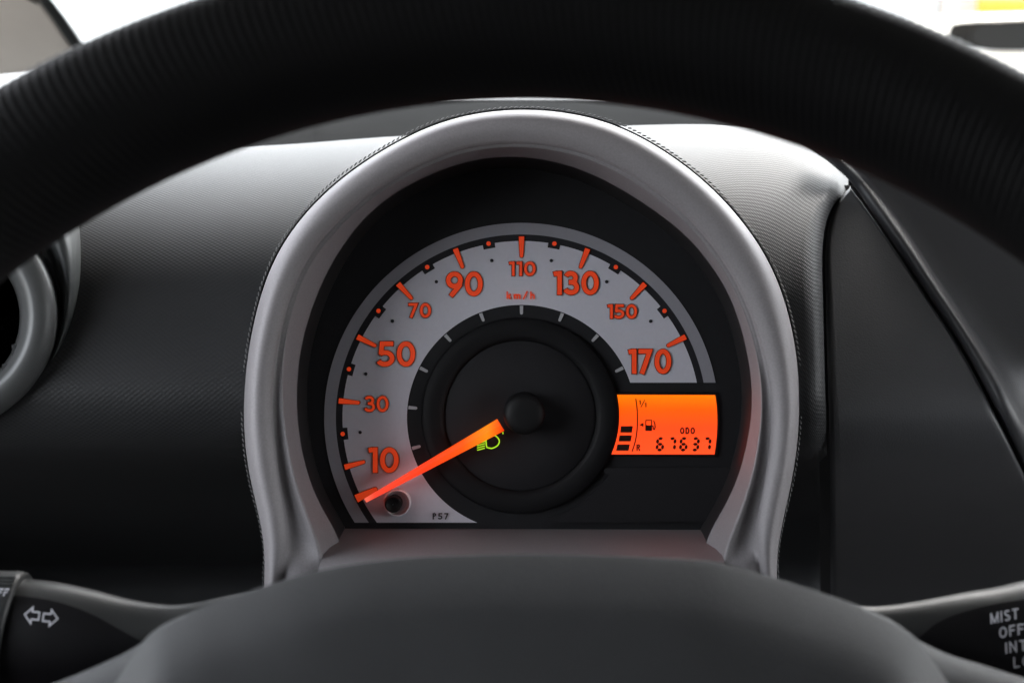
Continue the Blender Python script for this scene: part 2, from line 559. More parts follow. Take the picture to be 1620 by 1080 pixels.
# groove backing
gv = []
for off in (-14, 0, 14):
    gv.append([U(x + off, y, panel_depth(x, y) + .012) for x, y in L])
loft('seam', gv, M['seam'], dash)
gv = []
for off in (-14, 0, 14):
    gv.append([U(x + off, y - off * .5, panel_depth(x, y) + .012) for x, y in Rr])
loft('seam', gv, M['seam'], dash)
# ridge and the flat beyond it
RB = [(1352, 268), (1394, 303), (1445, 375), (1490, 445), (1544, 524), (1596, 604), (1662, 715), (1720, 830), (1790, 1000)]
DIAGR = [(1284, 236), (1316, 262), (1347, 294)] + DIAG[1:]
RB = [(1292, 215), (1330, 240), (1366, 272)] + RB[1:]
RBs, Rg = rs(RB, 70), rs(DIAGR, 70)
gv = []
for off in (-22, 0, 20):
    gv.append([U(x + off, y - off * .5, panel_depth(x, max(y, 300)) + .014 + .03 * (y < 320)) for x, y in Rg])
loft('seam', gv, M['seam'], dash)
cols = []
for f_, dd in ((0, .0055), (.04, .003), (.12, .0016), (.25, .0006), (.45, 0), (.65, .003), (.85, .010), (1.0, .018), (1.15, .021), (1.3, .022), (1.6, .0235), (3.0, .0245), (5, .026), (9, .03)):
    col = []
    for (ax, ay), (bx, by) in zip(Rg, RBs):
        ax, ay = ax + 2.5, ay - 1.5
        vx, vy = (bx - ax), (by - ay)
        if f_ > 1:
            vx, vy = max(vx, 55), min(vy, -25)
        px, py = ax + vx * f_, ay + vy * f_
        if f_ > 1:
            px, py = bx + 2.5 + (f_ - 1) * 110, max(by - 1.5 - (f_ - 1) * 45, min(by - 1.5, 205))
        base = panel_depth(ax, max(ay, 300))
        fl = .56 + .00002 * (px - 1400)
        k_ = min(max((f_ - .45) / 1.1, 0), 1)
        k_ = k_ * k_ * (3 - 2 * k_)
        k_ = k_ * k_ * (3 - 2 * k_)
        d = (base + dd) * (1 - k_) + (.503 + .75 * (base - .5) + dd) * k_
        col.append(U(px, py, d))
    cols.append(col)
loft('ridge', cols, M['ridge'], dash, label='raised diagonal ridge falling into the flat right end of the dashboard')
# cowl under the windscreen
cw = []
for d, py in ((.575, 290), (.70, 289), (.74, 262), (.80, 232), (.95, 192), (1.10, 164), (1.16, 156.5), (1.19, 155.5), (1.22, 156), (1.26, 190)):
    cw.append([U(810 + (x - 810), py + ((x - 810) / 700.0) ** 2 * 18 * (d > .9), d) for x in range(-300, 2400, 60)])
loft('windscreen_cowl', cw, M['cowl'], dash)
cs = []
for w_ in (-3, 0, 3):
    cs.append([U(503 + w_, 233, .80 - .004), U(503 + w_, 190, .97 - .012), U(500 + w_, 175, 1.10 - .02)])
loft('cowl_seam', cs, M['cowl'], dash)

# ------------------------------------------------------------------ air vent at the left
vent = thing('air_vent', 'round silver ringed air vent at the left edge of the dashboard', 'air vent', U(-100, 560, .52))
def ring_rails(spec, n=120):
    out = []
    for cx, cy, r, d in spec:
        out.append([U(cx + r * math.cos(2 * math.pi * i / n), cy + r * 1.0 * math.sin(2 * math.pi * i / n), d) for i in range(n)])
    return out
loft('housing', ring_rails([(-150, 440, 300, .545), (-150, 440, 292, .52), (-151, 440, 283, .500), (-150, 442, 276, .488), (-146, 446, 266, .481), (-138, 452, 252, .477), (-124, 463, 232, .4755), (-107, 478, 208, .477), (-100, 486, 197, .482), (-96, 490, 191, .494)]),
     pmat('vent_housing_plastic', (0.05, 0.055, 0.055), 0.45, noise=(90, .1), bump=(1500, .0001)), vent, closed=True)
loft('trim_ring', ring_rails([(-90, 499, 184, .492), (-89, 500, 181, .478), (-88, 500, 177, .471), (-88, 500, 172, .4685), (-88, 500, 158, .4665), (-88, 500, 142, .4655), (-88, 501, 135, .4660), (-88, 502, 130, .4685), (-89, 502, 126, .473), (-89, 502, 123, .480), (-89, 502, 120, .50)]), M['vent'], vent, closed=True)
loft('duct', ring_rails([(-89, 502, 121, .498), (-89, 502, 118, .56), (-89, 502, 40, .57), (-89, 502, 1, .57)]), M['dark'], vent, closed=True)
for k in range(-2, 3):
    w_ = math.sqrt(116 ** 2 - (k * 42) ** 2)
    q = U(-89, 502 + k * 42, .530)
    boxobj('slat', q, (2 * w_ * .508 / FPX, .022, .0016), M['dark'], vent, M=Matrix.Rotation(R(22), 3, 'X'))

# ------------------------------------------------------------------ instrument cluster
clu = thing('instrument_cluster', 'silver rimmed speedometer cluster with orange backlit numerals and lit needle', 'instrument cluster', U(828, 840, .49))
A = [(418, 975), (418, 912), (419, 868), (410, 815), (396, 760), (387, 700), (385, 625), (396, 530), (422, 433), (464, 358), (539, 279), (655, 208), (740, 181), (823, 172), (915, 180), (1005, 209), (1110, 279), (1182, 358), (1228, 433), (1257, 530), (1266, 625), (1262, 700), (1253, 760), (1239, 820), (1230, 868), (1229, 905), (1229, 975)]
E_ = [(515, 960), (512, 905), (507, 868), (485, 815), (466, 760), (454, 700), (444, 625), (449, 530), (477, 436), (516, 380), (582, 313), (682, 257), (750, 236), (823, 229.5), (900, 240), (975, 267), (1067, 330), (1125, 395), (1167, 463), (1194, 540), (1208, 620), (1201, 700), (1189, 760), (1168, 820), (1147, 872), (1143, 905), (1140, 960)]
C_ = [(440, 968), (447, 912), (456, 868), (453, 815), (441, 760), (434, 700), (428, 625), (440, 530), (470, 433), (509, 376), (576, 309), (678, 252), (748, 231), (823, 224.5), (902, 235), (978, 262), (1072, 325), (1131, 391), (1174, 459), (1203, 538), (1222, 622), (1221, 700), (1211, 760), (1199, 820), (1196, 866), (1202, 893), (1205, 968)]
F_ = [(545, 920), (543, 880), (534, 842), (509, 803), (490, 760), (475, 700), (468, 625), (478, 530), (514, 436), (551, 375), (607, 313), (697, 268), (760, 251), (823, 247), (893, 259), (962, 286), (1067, 353), (1120, 412), (1157, 470), (1181, 548), (1192, 630), (1182, 700), (1166, 760), (1140, 811), (1121, 842), (1110, 880), (1107, 920)]
NS = 220
def mixr(P, Q, t):
    return [(a[0] + (b[0] - a[0]) * t, a[1] + (b[1] - a[1]) * t) for a, b in zip(P, Q)]
def depth_rail(P, deps):
    """deps: one number, or a list of (station, depth)"""
    out = []
    pts = rs(P, NS)
    for _ in range(36):
        pts = [pts[0]] + [[(a[0] + 2 * b[0] + c[0]) / 4, (a[1] + 2 * b[1] + c[1]) / 4] for a, b, c in zip(pts, pts[1:], pts[2:])] + [pts[-1]]
    for i, (x, y) in enumerate(pts):
        st = i / (NS - 1) * (len(P) - 1)
        d = deps if isinstance(deps, (int, float)) else smooth_tab(deps, st)
        out.append(U(x, y, d))
    return out
def dip(d0, foot, mid):
    # recess depth along the arch: shallow at the crown, deep in the legs, a forward ledge at the feet
    return [(0, foot), (1, foot), (2, mid), (4, mid), (6, d0 + .001), (7.5, d0), (18.5, d0), (20, d0 + .001), (22, mid), (24, mid), (25, foot), (26, foot)]
EDG = [(0, .4606), (4, .4608), (6, .4622), (8, .4634), (18, .4634), (20, .4622), (22, .4608), (26, .4606)]
REC = [(0, .4592), (1, .4592), (2.3, .4630), (5, .4630), (6.5, .4625), (8, .4622), (18, .4622), (19.5, .4625), (21, .4630), (23.7, .4630), (25, .4592), (26, .4592)]
rails = [depth_rail(A, .500), depth_rail(A, .474),
         depth_rail(mixr(A, C_, .035), .4672), depth_rail(mixr(A, C_, .09), .4626), depth_rail(mixr(A, C_, .17), .4598), depth_rail(mixr(A, C_, .28), .4581),
         depth_rail(mixr(A, C_, .42), .4574), depth_rail(mixr(A, C_, .58), .4575), depth_rail(mixr(A, C_, .74), .4582),
         depth_rail(mixr(A, C_, .88), .4592), depth_rail(mixr(A, C_, .97), .4600), depth_rail(C_, .4606),
         depth_rail(mixr(C_, E_, .12), REC), depth_rail(mixr(C_, E_, .45), REC), depth_rail(mixr(C_, E_, .72), REC),
         depth_rail(mixr(C_, E_, .90), EDG), depth_rail(E_, [(a_, d_ - .0002) for a_, d_ in EDG]), depth_rail(mixr(E_, F_, .10), .4648), depth_rail(mixr(E_, F_, .5), .4730), depth_rail(F_, .481)]
loft('bezel', rails, M['silver'], clu)
# hood skin running forward from behind the bezel
def inset(P, k, c=(826, 620)):
    return [(c[0] + (x - c[0]) * k, c[1] + (y - c[1]) * k) for x, y in P]
loft('hood', [depth_rail(inset(A, 1.006), .478), depth_rail(inset(A, 1.004), .486), depth_rail(inset(A, .996), .50), depth_rail(inset(A, .96), .60)], M['dash'], clu)
# stitched thread round the outer edge
v, f = [], []
pts = rs(inset(A, 1.0035), 3000)
acc, last = 0, None
sts = []
for (x, y) in pts:
    if last is None or math.hypot(x - last[0], y - last[1]) >= 8.0:
        sts.append((x, y))
        last = (x, y)
for (x0, y0), (x1, y1) in zip(sts, sts[1:]):
    if y0 > 940:
        continue
    tx, ty = x1 - x0, y1 - y0
    l = math.hypot(tx, ty)
    tx, ty = tx / l, ty / l
    nx, ny = ty, -tx
    a = U(x0 - nx * 1.1, y0 - ny * 1.1, .4755)
    b = U(x0 + tx * 7.2 + nx * 1.5, y0 + ty * 7.2 + ny * 1.5, .4745)
    ax = (b - a)
    side = ax.cross(Vector((0, 1, 0))).normalized()
    off = len(v)
    for k, (s, rr) in enumerate(((0, .00006), (.2, .00024), (.5, .00030), (.8, .00024), (1, .00006))):
        for j in range(6):
            t = 2 * math.pi * j / 6
            v.append(a + ax * s + side * rr * math.cos(t) + Vector((0, 1, 0)) * rr * math.sin(t))
    f += grid_faces(5, 6, True, off)
mesh('stitching', v, f, M['thread'], clu, kind='stuff')
# bottom sill in front of the dial
sl = []
for k, (y0, dd, sag) in enumerate(((826, .512, 0), (834, .505, 0), (840, .496, 1), (850, .484, 3), (862, .472, 5), (874, .462, 7), (884, .456, 9), (900, .452, 10), (960, .452, 12))):
    w_ = k / 8
    xl, xr = 528 - 30 * w_, 1124 + 32 * w_
    sl.append([U(xl + (xr - xl) * u, y0 + sag * (abs(2 * u - 1) ** 3) + 2 * u, dd) for u in [i / 40 for i in range(41)]])
loft('sill', sl, M['silver'], clu)
# black shroud (tube between bezel and dial)
DF = .503                                # dial plane depth
G_ = [(x + (830 - x) * .05, y + (640 - y) * .05) for x, y in F_]
shr = [depth_rail(F_, .4805), depth_rail(mixr(F_, G_, .05), .484), depth_rail(mixr(F_, G_, .5), .494), depth_rail(G_, DF + .003)]
loft('shroud', shr, M['shroud'], clu)

# dial
DCX, DCY = 825.0, 661.0
KX, KY = 1.0, 0.988
def DP(x, y, h=0):
    """photo pixel on the dial plane raised h metres towards the driver"""
    d = DF - h
    k = DF / d                            # keep the place on the plane, not on the sight line
    p = U(x, y, DF)
    return Vector((p.x, d, p.z))
def dpol(r, a, h=0):
    return DP(DCX + KX * r * math.cos(a), DCY - KY * r * math.sin(a), h)
fv = [DP(x + (830 - x) * -.012, y + (640 - y) * -.012) for x, y in rs(G_, 90)]
face = mesh('dial_face', fv, [tuple(range(len(fv)))], M['face'], clu, smooth=False)
def arc_strip(name, r0, r1, a0, a1, h, mat, n=120, parent=face):
    """a0(r), a1(r): start and end angle as functions of radius (ends cut straight)"""
    rails = []
    for k in range(3):
        r = r0 + (r1 - r0) * k / 2
        s, e = a0(r), a1(r)
        rails.append([dpol(r, s + (e - s) * i / n, h) for i in range(n + 1)])
    return loft(name, rails, mat, parent, smooth=False)
YR, YL = 605, 826
aR = lambda r: math.asin((DCY - YR) / KY / r)
aL = lambda r: math.pi + math.asin((YL - DCY) / KY / r)
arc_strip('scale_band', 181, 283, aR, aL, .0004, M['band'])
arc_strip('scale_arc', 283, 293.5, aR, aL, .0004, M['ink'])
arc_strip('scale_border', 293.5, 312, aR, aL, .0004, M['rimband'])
# rings of the dial centre
def lathe(name, spec, mat, parent, cx=823.0, cy=657.0, n=96, **kw):
    rails = []
    for r, h in spec:
        rails.append([DP(cx + r * math.cos(2 * math.pi * i / n), cy - r * KY * math.sin(2 * math.pi * i / n), h) for i in range(n)])
    return loft(name, rails, mat, parent, closed=True, **kw)
lathe('centre_ring', [(157, .0001), (156, .0016), (153, .0022), (140, .0026), (128, .0024), (122, .0018), (119, .0002)], M['face_ring'], face)
lathe('centre_disc', [(120, .0003), (117.5, .0009), (60, .0009), (.5, .0009)], M['face_disc'], face)
# lower blank panel and display surround
def poly(name, pts, h, mat, parent=face, thick=None):
    top = [DP(x, y, h) for x, y in pts]
    if not thick:
        return mesh(name, top, [tuple(range(len(pts)))], mat, parent, smooth=False)
    bot = [DP(x, y, h - thick) for x, y in pts]
    n = len(pts)
    return mesh(name, top + bot, [tuple(range(n))] + [(i, (i + 1) % n, n + (i + 1) % n, n + i) for i in range(n)], mat, parent, smooth=False)
arcp = [(823 + 168 * math.cos(a), 657 + 168 * math.sin(a)) for a in [R(20) + R(55) * i / 20 for i in range(21)]]
blank = [(948, 745), (958, 739)] + [(1150, 738), (1168, 742)] + [(1150, 790), (1122, 824)] + [(868, 826)] + [(p[0], p[1]) for p in reversed(arcp) if p[1] > 748 and p[1] < 820]
poly('blank_panel', blank, .0012, M['face_disc'], thick=.0012)

# stroke lettering --------------------------------------------------------
def arcpts(cx, cy, rx, ry, a0, a1, n=20):
    return [(cx + rx * math.cos(R(a0 + (a1 - a0) * i / n)), cy + ry * math.sin(R(a0 + (a1 - a0) * i / n))) for i in range(n + 1)]
def glyph(ch, h):
    """-> width, list of (points, closed) centre lines in a unit-high box; h = half stroke"""
    i = h
    if ch == '0':
        w = .74; return w, [(arcpts(w / 2, .5, w / 2 - h, .5 - h, 90, 450, 40)[:-1], True)]
    if ch == '1':
        w = .37; return w, [([(w - h, 1), (w - h, 0)], False), ([(w - 2 * h, 1 - h * .92), (.02, 1 - h * 1.35)], False)]
    if ch == '3':
        w = .64
        m_ = .53; return w, [(arcpts(.28, (1 - h + m_) / 2, .30 - h, (1 - h - m_) / 2, 158, -90, 28) + [(.20, m_)], False), ([(.20, m_)] + arcpts(.29, (m_ + h) / 2, .35 - h, (m_ - h) / 2, 90, -158, 30), False)]
    if ch == '5':
        w = .66
        return w, [([(w - .04, 1 - h), (.16, 1 - h), (.08 + h * .4, .47)], False), (arcpts(.28, .325, .38 - h, .325 - h, 132, -152, 34), False)]
    if ch == '7':
        w = .66; return w, [([(0, 1 - h), (w - h * 1.5, 1 - h), (.16, 0)], False)]
    if ch == '9':
        w = .70; return w, [(arcpts(.35, .655, .35 - h, .345 - h, 0, 360, 36)[:-1], True), ([(.62, .50), (.20, 0)], False)]
    if ch == 'P':
        w = .55; return w, [([(h, 0), (h, 1 - h), (.3, 1 - h)] + arcpts(.3, .73, .25 - h, .27 - h, 90, -90, 14) + [(h, .46 + h)], False)]
    if ch == 'D':
        w = .66; return w, [([(h, h), (h, 1 - h), (.28, 1 - h)] + arcpts(.28, .5, .38 - h, .5 - h, 90, -90, 18), True)]
    if ch == 'O':
        w = .72; return w, [(arcpts(w / 2, .5, w / 2 - h, .5 - h, 90, 450, 40)[:-1], True)]
    if ch == 'R':
        w = .60; return w, [([(h, 0), (h, 1 - h), (.32, 1 - h)] + arcpts(.32, .74, .25 - h, .26 - h, 90, -90, 14) + [(h * 2, .48 + h)], False), ([(.30, .48), (w - h, 0)], False)]
    if ch == 'M':
        w = .80; return w, [([(h, 0), (h, 1)], False), ([(w - h, 0), (w - h, 1)], False), ([(h, .92), (w / 2, .04)], False), ([(w - h, .92), (w / 2, .04)], False)]
    if ch == 'I':
        return 2 * h, [([(h, 0), (h, 1)], False)]
    if ch == 'S':
        w = .60
        return w, [(arcpts(.30, .735, .28 - h, .265 - h, 25, 265, 24) + arcpts(.30, .265, .30 - h, .265 - h + .0, 85, -155, 24), False)]
    if ch == 'T':
        w = .60; return w, [([(0, 1 - h), (w, 1 - h)], False), ([(w / 2, 1 - 2 * h), (w / 2, 0)], False)]
    if ch == 'F':
        w = .54; return w, [([(h, 0), (h, 1 - h), (w, 1 - h)], False), ([(2 * h, .52), (w - .06, .52)], False)]
    if ch == 'N':
        w = .66; return w, [([(h, 0), (h, .95), (w - h, .05), (w - h, 1)], False)]
    if ch == 'L':
        w = .50; return w, [([(h, 1), (h, h), (w, h)], False)]
    if ch == 'k':
        w = .55; return w, [([(h, 0), (h, 1)], False), ([(w - .06, .66), (2 * h, .30)], False), ([(.26, .40), (w - h, 0)], False)]
    if ch == 'm':
        w = .80; return w, [([(h, 0), (h, .66)], False), (arcpts(.255, .42, .255 - h, .25 - h, 150, 0, 10) + [(.51 - h, 0)], False), (arcpts(.255 + .30, .42, .255 - h, .25 - h, 150, 0, 10) + [(.80 - h, 0)], False)]
    if ch == 'h':
        w = .55; return w, [([(h, 0), (h, 1)], False), (arcpts(.29, .42, .26 - h, .25 - h, 150, 0, 10) + [(.55 - h, 0)], False)]
    if ch == '/':
        w = .50; return w, [([(.02, -.04), (w - .02, 1.04)], False)]
    return .3, []

def ribbon(pts, hw, closed, ext=0.0):
    """mitred strip of half width hw; -> verts (2D), faces"""
    pts = [Vector(p) for p in pts]
    n = len(pts)
    if ext and not closed:
        pts[0] = pts[0] + (pts[0] - pts[1]).normalized() * ext
        pts[-1] = pts[-1] + (pts[-1] - pts[-2]).normalized() * ext
    v = []
    for i, p in enumerate(pts):
        a = pts[i - 1] if (i > 0 or closed) else None
        b = pts[(i + 1) % n] if (i < n - 1 or closed) else None
        if a is None:
            d = (b - p).normalized(); nrm = Vector((-d.y, d.x)); k = 1
        elif b is None:
            d = (p - a).normalized(); nrm = Vector((-d.y, d.x)); k = 1
        else:
            d0, d1 = (p - a).normalized(), (b - p).normalized()
            n0, n1 = Vector((-d0.y, d0.x)), Vector((-d1.y, d1.x))
            nrm = (n0 + n1)
            nrm = nrm.normalized() if nrm.length > 1e-6 else n0
            k = min(1 / max(nrm.dot(n0), .3), 2.6)
        v += [p + nrm * hw * k, p - nrm * hw * k]
    f = [(2 * i, 2 * i + 1, 2 * ((i + 1) % n) + 1, 2 * ((i + 1) % n)) for i in range(n if closed else n - 1)]
    return v, f

def text(name, s, bbox, sw, mat, parent, place, h, outline=None, gap=.10, rot=0.0, slant=0.0, ow=1.0, h2=None):
    """s set inside bbox (px: x0, y0, x1, y1), stroke sw px; place(px, py, h) -> point"""
    x0, y0, x1, y1 = bbox
    H = y1 - y0
    hs_ = sw / 2 / H
    tot, items = 0, []
    for k, ch in enumerate(s):
        w, strokes = glyph(ch, hs_)
        items.append((tot, strokes))
        tot += w + gap
    tot -= gap
    kx = (x1 - x0) / H / tot
    cx, cy = (x0 + x1) / 2, (y0 + y1) / 2
    def put(p, hh):
        X, Y = x0 + p[0] * H, y1 - p[1] * H
        X += slant * p[1] * H
        dx, dy = X - cx, Y - cy
        return place(cx + dx * math.cos(rot) + dy * math.sin(rot), cy - dx * math.sin(rot) + dy * math.cos(rot), hh)
    res = []
    for pas in ((1, 0) if outline else (0,)):
        v, f = [], []
        z = 0
        for ox, strokes in items:
            for pts, closed in strokes:
                q = [((ox + p[0]) * kx, p[1]) for p in pts]
                hw = hs_ + (ow / H if pas else 0)
                vv, ff = ribbon(q, hw, closed, ext=(ow / H if pas else 0))
                o_ = len(v)
                v += [put(p, h - (.00012 if pas else 0) + z * .000006) for p in vv]
                f += [tuple(a + o_ for a in t) for t in ff]
                z += 1
        res.append((v, f))
    main = mesh(name, *res[-1], mat, parent, smooth=False)
    if outline:
        mesh(name + '_outline', *res[0], outline, parent, smooth=False)
    return main

NUMS = [('10', (583, 707, 631, 747), 7.4), ('30', (577.5, 626, 615, 651), 4.2), ('50', (598.5, 540, 657, 579.5), 7.2), ('70', (646.5, 479.5, 682, 502.5), 4.2),
        ('90', (706, 430, 763.5, 468.5), 7.2), ('110', (805, 414, 847.5, 436.5), 4.2), ('130', (875, 429, 947, 466.5), 7.2), ('150', (960.5, 481.5, 1007.5, 504), 4.2), ('170', (993.5, 552, 1061, 591), 7.2)]
for s, bb, sw in NUMS:
    text('numeral', s, bb, sw, M['orange'], face, DP, .0009, outline=M['inkred'], gap=.10)
text('unit_text', 'km/h', (801, 461, 846, 473), 2.3, M['orange'], face, DP, .0009, gap=.28)
text('part_code', 'P57', (684.5, 810.5, 710, 820.5), 2.0, M['ink'], face, DP, .0009, gap=.28)

STEP = R(21.13) / 20
def vang(v):
    return R(90) + (110 - v) * STEP
def tick(name, a, r0, r1, w0, w1, mat, h, outline=None):
    d = Vector((KX * math.cos(a), -KY * math.sin(a)))
    nn = Vector((-d.y, d.x)).normalized()
    c = Vector((DCX, DCY))
    pts = []
    for ex, hh, m, nm in (((0, h, mat, name),) if not outline else ((.9, h - .00012, outline, name + '_outline'), (0, h, mat, name))):
        p = [c + d * (r0 + ex) + nn * (w0 / 2 + ex), c + d * (r0 + ex) - nn * (w0 / 2 + ex)]
        for i in range(9):
            t = math.pi * i / 8
            p.append(c + d * (r1 + w1 / 2 - (w1 / 2 + ex) * math.sin(t)) - nn * (w1 / 2 + ex) * math.cos(t))
        mesh(nm, [DP(q.x, q.y, hh) for q in p], [tuple(range(len(p)))], m, face, smooth=False)
def dot(name, a, r, rad, mat, h):
    x, y = DCX + KX * r * math.cos(a), DCY - KY * r * math.sin(a)
    mesh(name, [DP(x + rad * math.cos(2 * math.pi * i / 20), y + rad * math.sin(2 * math.pi * i / 20), h) for i in range(20)], [tuple(range(20))], mat, face, smooth=False)
for v_ in (0, 10, 30, 50, 70, 90, 110, 130, 150, 170):
    if v_ == 0:
        tick('tick_mark', vang(0), 291, 254, 13, 7.0, M['orange'], .0009, M['inkred'])
    else:
        tick('tick_mark', vang(v_), 290, 256.5, 8.8, 5.2, M['orange'], .0009, M['inkred'])
        tick('inner_tick', vang(v_), 179.5, 165.5, 5.4, 4.6, M['tickgrey'], .0006 if v_ != 10 else .0006)
for v_ in (20, 40, 60, 80, 100, 120, 140, 160):
    a = vang(v_)
    hw = R(1.95)
    rails = [[dpol(r, a - hw + 2 * hw * i / 6, .0006) for i in range(7)] for r in (275.5, 284)]
    loft('scale_tab', rails, M['ink'], face, smooth=False)
    dot('scale_dot', a, 283.5, 3.5, M['orange'], .0009)
    dot('dial_dot', a, 256, 2.7, M['ink'], .0007)
# low-beam telltale
v, f = [], []
def addst(pts, hw, closed=False):
    vv, ff = ribbon(pts, hw, closed)
    o_ = len(v)
    v.extend(DP(p[0], p[1], .0014 + .00001 * len(f) / 10) for p in vv)
    f.extend(tuple(a + o_ for a in t) for t in ff)
lamp = [(772.5, 686)] + [(772.5 + 17.5 * math.cos(R(t)) * 1.0, 697.5 - 11.5 * math.sin(R(t))) for t in range(70, -75, -9)] + [(770.5, 707)] + [(769.3, 703), (769, 697), (770, 691)]
addst(lamp, 1.0, True)
for k in range(4):
    addst([(755.5 - (k > 0) * .6, 700.5 + k * 3.6), (768 - (k > 0) * .8, 697.2 + k * 3.6)], .85)
addst([(795.5, 682.5), (795.8, 686)], .9)
mesh('headlight_symbol', v, f, M['green'], face, smooth=False)

# display -----------------------------------------------------------------
left = rs([(976, 624), (978.2, 640), (978.6, 655), (977.8, 672), (975.5, 688), (971.5, 704), (967, 718)], 16)
right = rs([(1131, 624.5), (1133.2, 640), (1134.3, 657), (1134.4, 672), (1133.6, 688), (1132, 704), (1130, 718.2)], 16)
base_y = basis(face)
lz0 = DP(0, 718).z if False else (DP(1000, 718) - basis(clu)).z
lz1 = (DP(1000, 624) - basis(clu)).z
M['lcd'] = emis_ramp('lcd_backlight', [(0, (1.0, .070, .015)), (.45, (1.0, .060, .009)), (.75, (1.0, .085, .002)), (1, (1.0, .165, .0006))], 2, lz0, lz1, .118, base=(.25, .02, .004))
disp = loft('display', [[DP(x, y, .0006) for x, y in mixr(left, right, t)] for t in [i / 8 for i in range(9)]], M['lcd'], clu, smooth=False, label='orange lit fuel and odometer display')
def dpoly(name, pts, mat=None, h=.0010):
    return mesh(name, [DP(x, y, h) for x, y in pts], [tuple(range(len(pts)))], mat or M['lcdink'], disp, smooth=False)
for q in (((982, 673.5), (1000.8, 673.5), (999.2, 683.6), (981, 683.6)), ((979.8, 688), (999.2, 688), (997.4, 697.5), (978.3, 697.5)), ((976.5, 702.3), (996, 702.3), (993.9, 712.3), (974.3, 712.3))):
    dpoly('fuel_bar', q, M['lcdbar'])
vv, ff = ribbon(rs([(1005.4, 630), (1007.4, 645), (1008, 662), (1007.4, 680), (1004.5, 698), (999.6, 713.5)], 20), .95, False)
mesh('gauge_line', [DP(p[0], p[1], .001) for p in vv], ff, M['lcdink'], disp, smooth=False)
dpoly('fuel_arrow', ((1010.8, 671.3), (1017.6, 668.2), (1017.6, 674.6)))
v, f = [], []
def ds(pts, hw, closed=False):
    vv, ff = ribbon(pts, hw, closed)
    o_ = len(v)
    v.extend(DP(p[0], p[1], .001 + .000004 * len(f)) for p in vv)
    f.extend(tuple(a + o_ for a in t) for t in ff)
ds([(1021.3, 664.2), (1030.3, 664.2), (1030.3, 680.3), (1021.3, 680.3)], .8, True)
ds([(1022, 676), (1029.6, 676)], 3.8)
ds([(1031, 673), (1032.6, 673.4), (1033.2, 678), (1035, 678.6), (1036, 675.5), (1035.6, 670), (1033.6, 664.8)], .95)
mesh('fuel_symbol', v, f, M['lcdink'], disp, smooth=False)
text('display_text', '1', (1010.2, 632.5, 1013.8, 639.5), 2.0, M['lcdink'], disp, DP, .001)
text('display_text', '/', (1013, 632.5, 1020, 643.5), 1.6, M['lcdink'], disp, DP, .001)
text('display_text', '1', (1019.2, 636.5, 1022.8, 643.8), 2.0, M['lcdink'], disp, DP, .001)
text('display_text', 'R', (1006.3, 702.3, 1013, 712.4), 2.1, M['lcdink'], disp, DP, .001)
text('display_text', 'ODO', (1075.3, 675.5, 1098.8, 686), 2.3, M['lcdink'], disp, DP, .001, gap=.16)
SEG = {'6': 'acdefg', '7': 'abc', '3': 'abcdg'}
def digit(ch, x0, y0, w, h_):
    v, f = [], []
    t = 2.25
    def seg(a, b):
        (ax, ay), (bx, by) = a, b
        d = (Vector(b) - Vector(a)).normalized()
        nn = Vector((-d.y, d.x))
        A0, B0 = Vector(a) + d * .5, Vector(b) - d * .5
        q = [A0, A0 + d * t + nn * t, B0 - d * t + nn * t, B0, B0 - d * t - nn * t, A0 + d * t - nn * t]
        o_ = len(v)
        for p in q:
            sl_ = (y0 + h_ - p.y) * .09
            v.append(DP(p.x + sl_, p.y, .001))
        f.append(tuple(range(o_, o_ + 6)))
    X0, X1, Y0, Y1, Ym = x0 + t, x0 + w - t, y0 + t, y0 + h_ - t, y0 + h_ / 2
    P = {'a': ((X0, Y0), (X1, Y0)), 'b': ((X1, Y0), (X1, Ym)), 'c': ((X1, Ym), (X1, Y1)), 'd': ((X0, Y1), (X1, Y1)), 'e': ((X0, Ym), (X0, Y1)), 'f': ((X0, Y0), (X0, Ym)), 'g': ((X0, Ym), (X1, Ym))}
    for s in SEG[ch]:
        seg(*P[s])
    mesh('odometer_digit', v, f, M['lcdink'], disp, smooth=False)
for ch, x0 in zip('67637', (1036.2, 1055.0, 1073.3, 1091.8, 1110.3)):
    digit(ch, x0, 690.8, 13.2, 22.4)
# frame round the display
fr = []
for k, h in ((1.2, .0003), (1.2, .0009), (3, .0009), (4, .0002)):
    ring = [(x - k, y + (-k if i == 0 else k if i == 15 else 0)) for i, (x, y) in enumerate(left)] + [(x + k, y + (-k if i == 0 else k if i == 15 else 0)) for i, (x, y) in reversed(list(enumerate(right)))]
    fr.append([DP(x, y, h) for x, y in ring])
loft('display_frame', fr, M['face_ring'], clu, closed=True, smooth=False)

# needle, cap, trip button
def NP(x, y, d):
    return U(x, y, d)
nd = DF - .0085
bs = [Vector((786.5, 662.5)), Vector((798, 681))]
tp = [Vector((576, 788.5)), Vector((579.5, 794.5))]
sec = []
for t in [i / 16 for i in range(17)]:
    p, q = bs[0].lerp(tp[0], t), bs[1].lerp(tp[1], t)
    m_ = (p + q) / 2
    th = .0030 * (1 - t) + .0012 * t
    sec.append([NP(p.x, p.y, nd), NP(p.x + (m_.x - p.x) * .25, p.y + (m_.y - p.y) * .25, nd - th * .35), NP(m_.x, m_.y, nd - th * .45), NP(q.x + (m_.x - q.x) * .25, q.y + (m_.y - q.y) * .25, nd - th * .35), NP(q.x, q.y, nd), NP(q.x, q.y, nd + th * .6), NP(p.x, p.y, nd + th * .6)])
n = 7
vtx = [p for s in sec for p in s]
fcs = grid_faces(17, 7, True) + [tuple(range(7)), tuple(range(16 * 7, 17 * 7))]
nx0 = (U(576, 790, nd) - basis(clu)).x
nx1 = (U(797, 670, nd) - basis(clu)).x
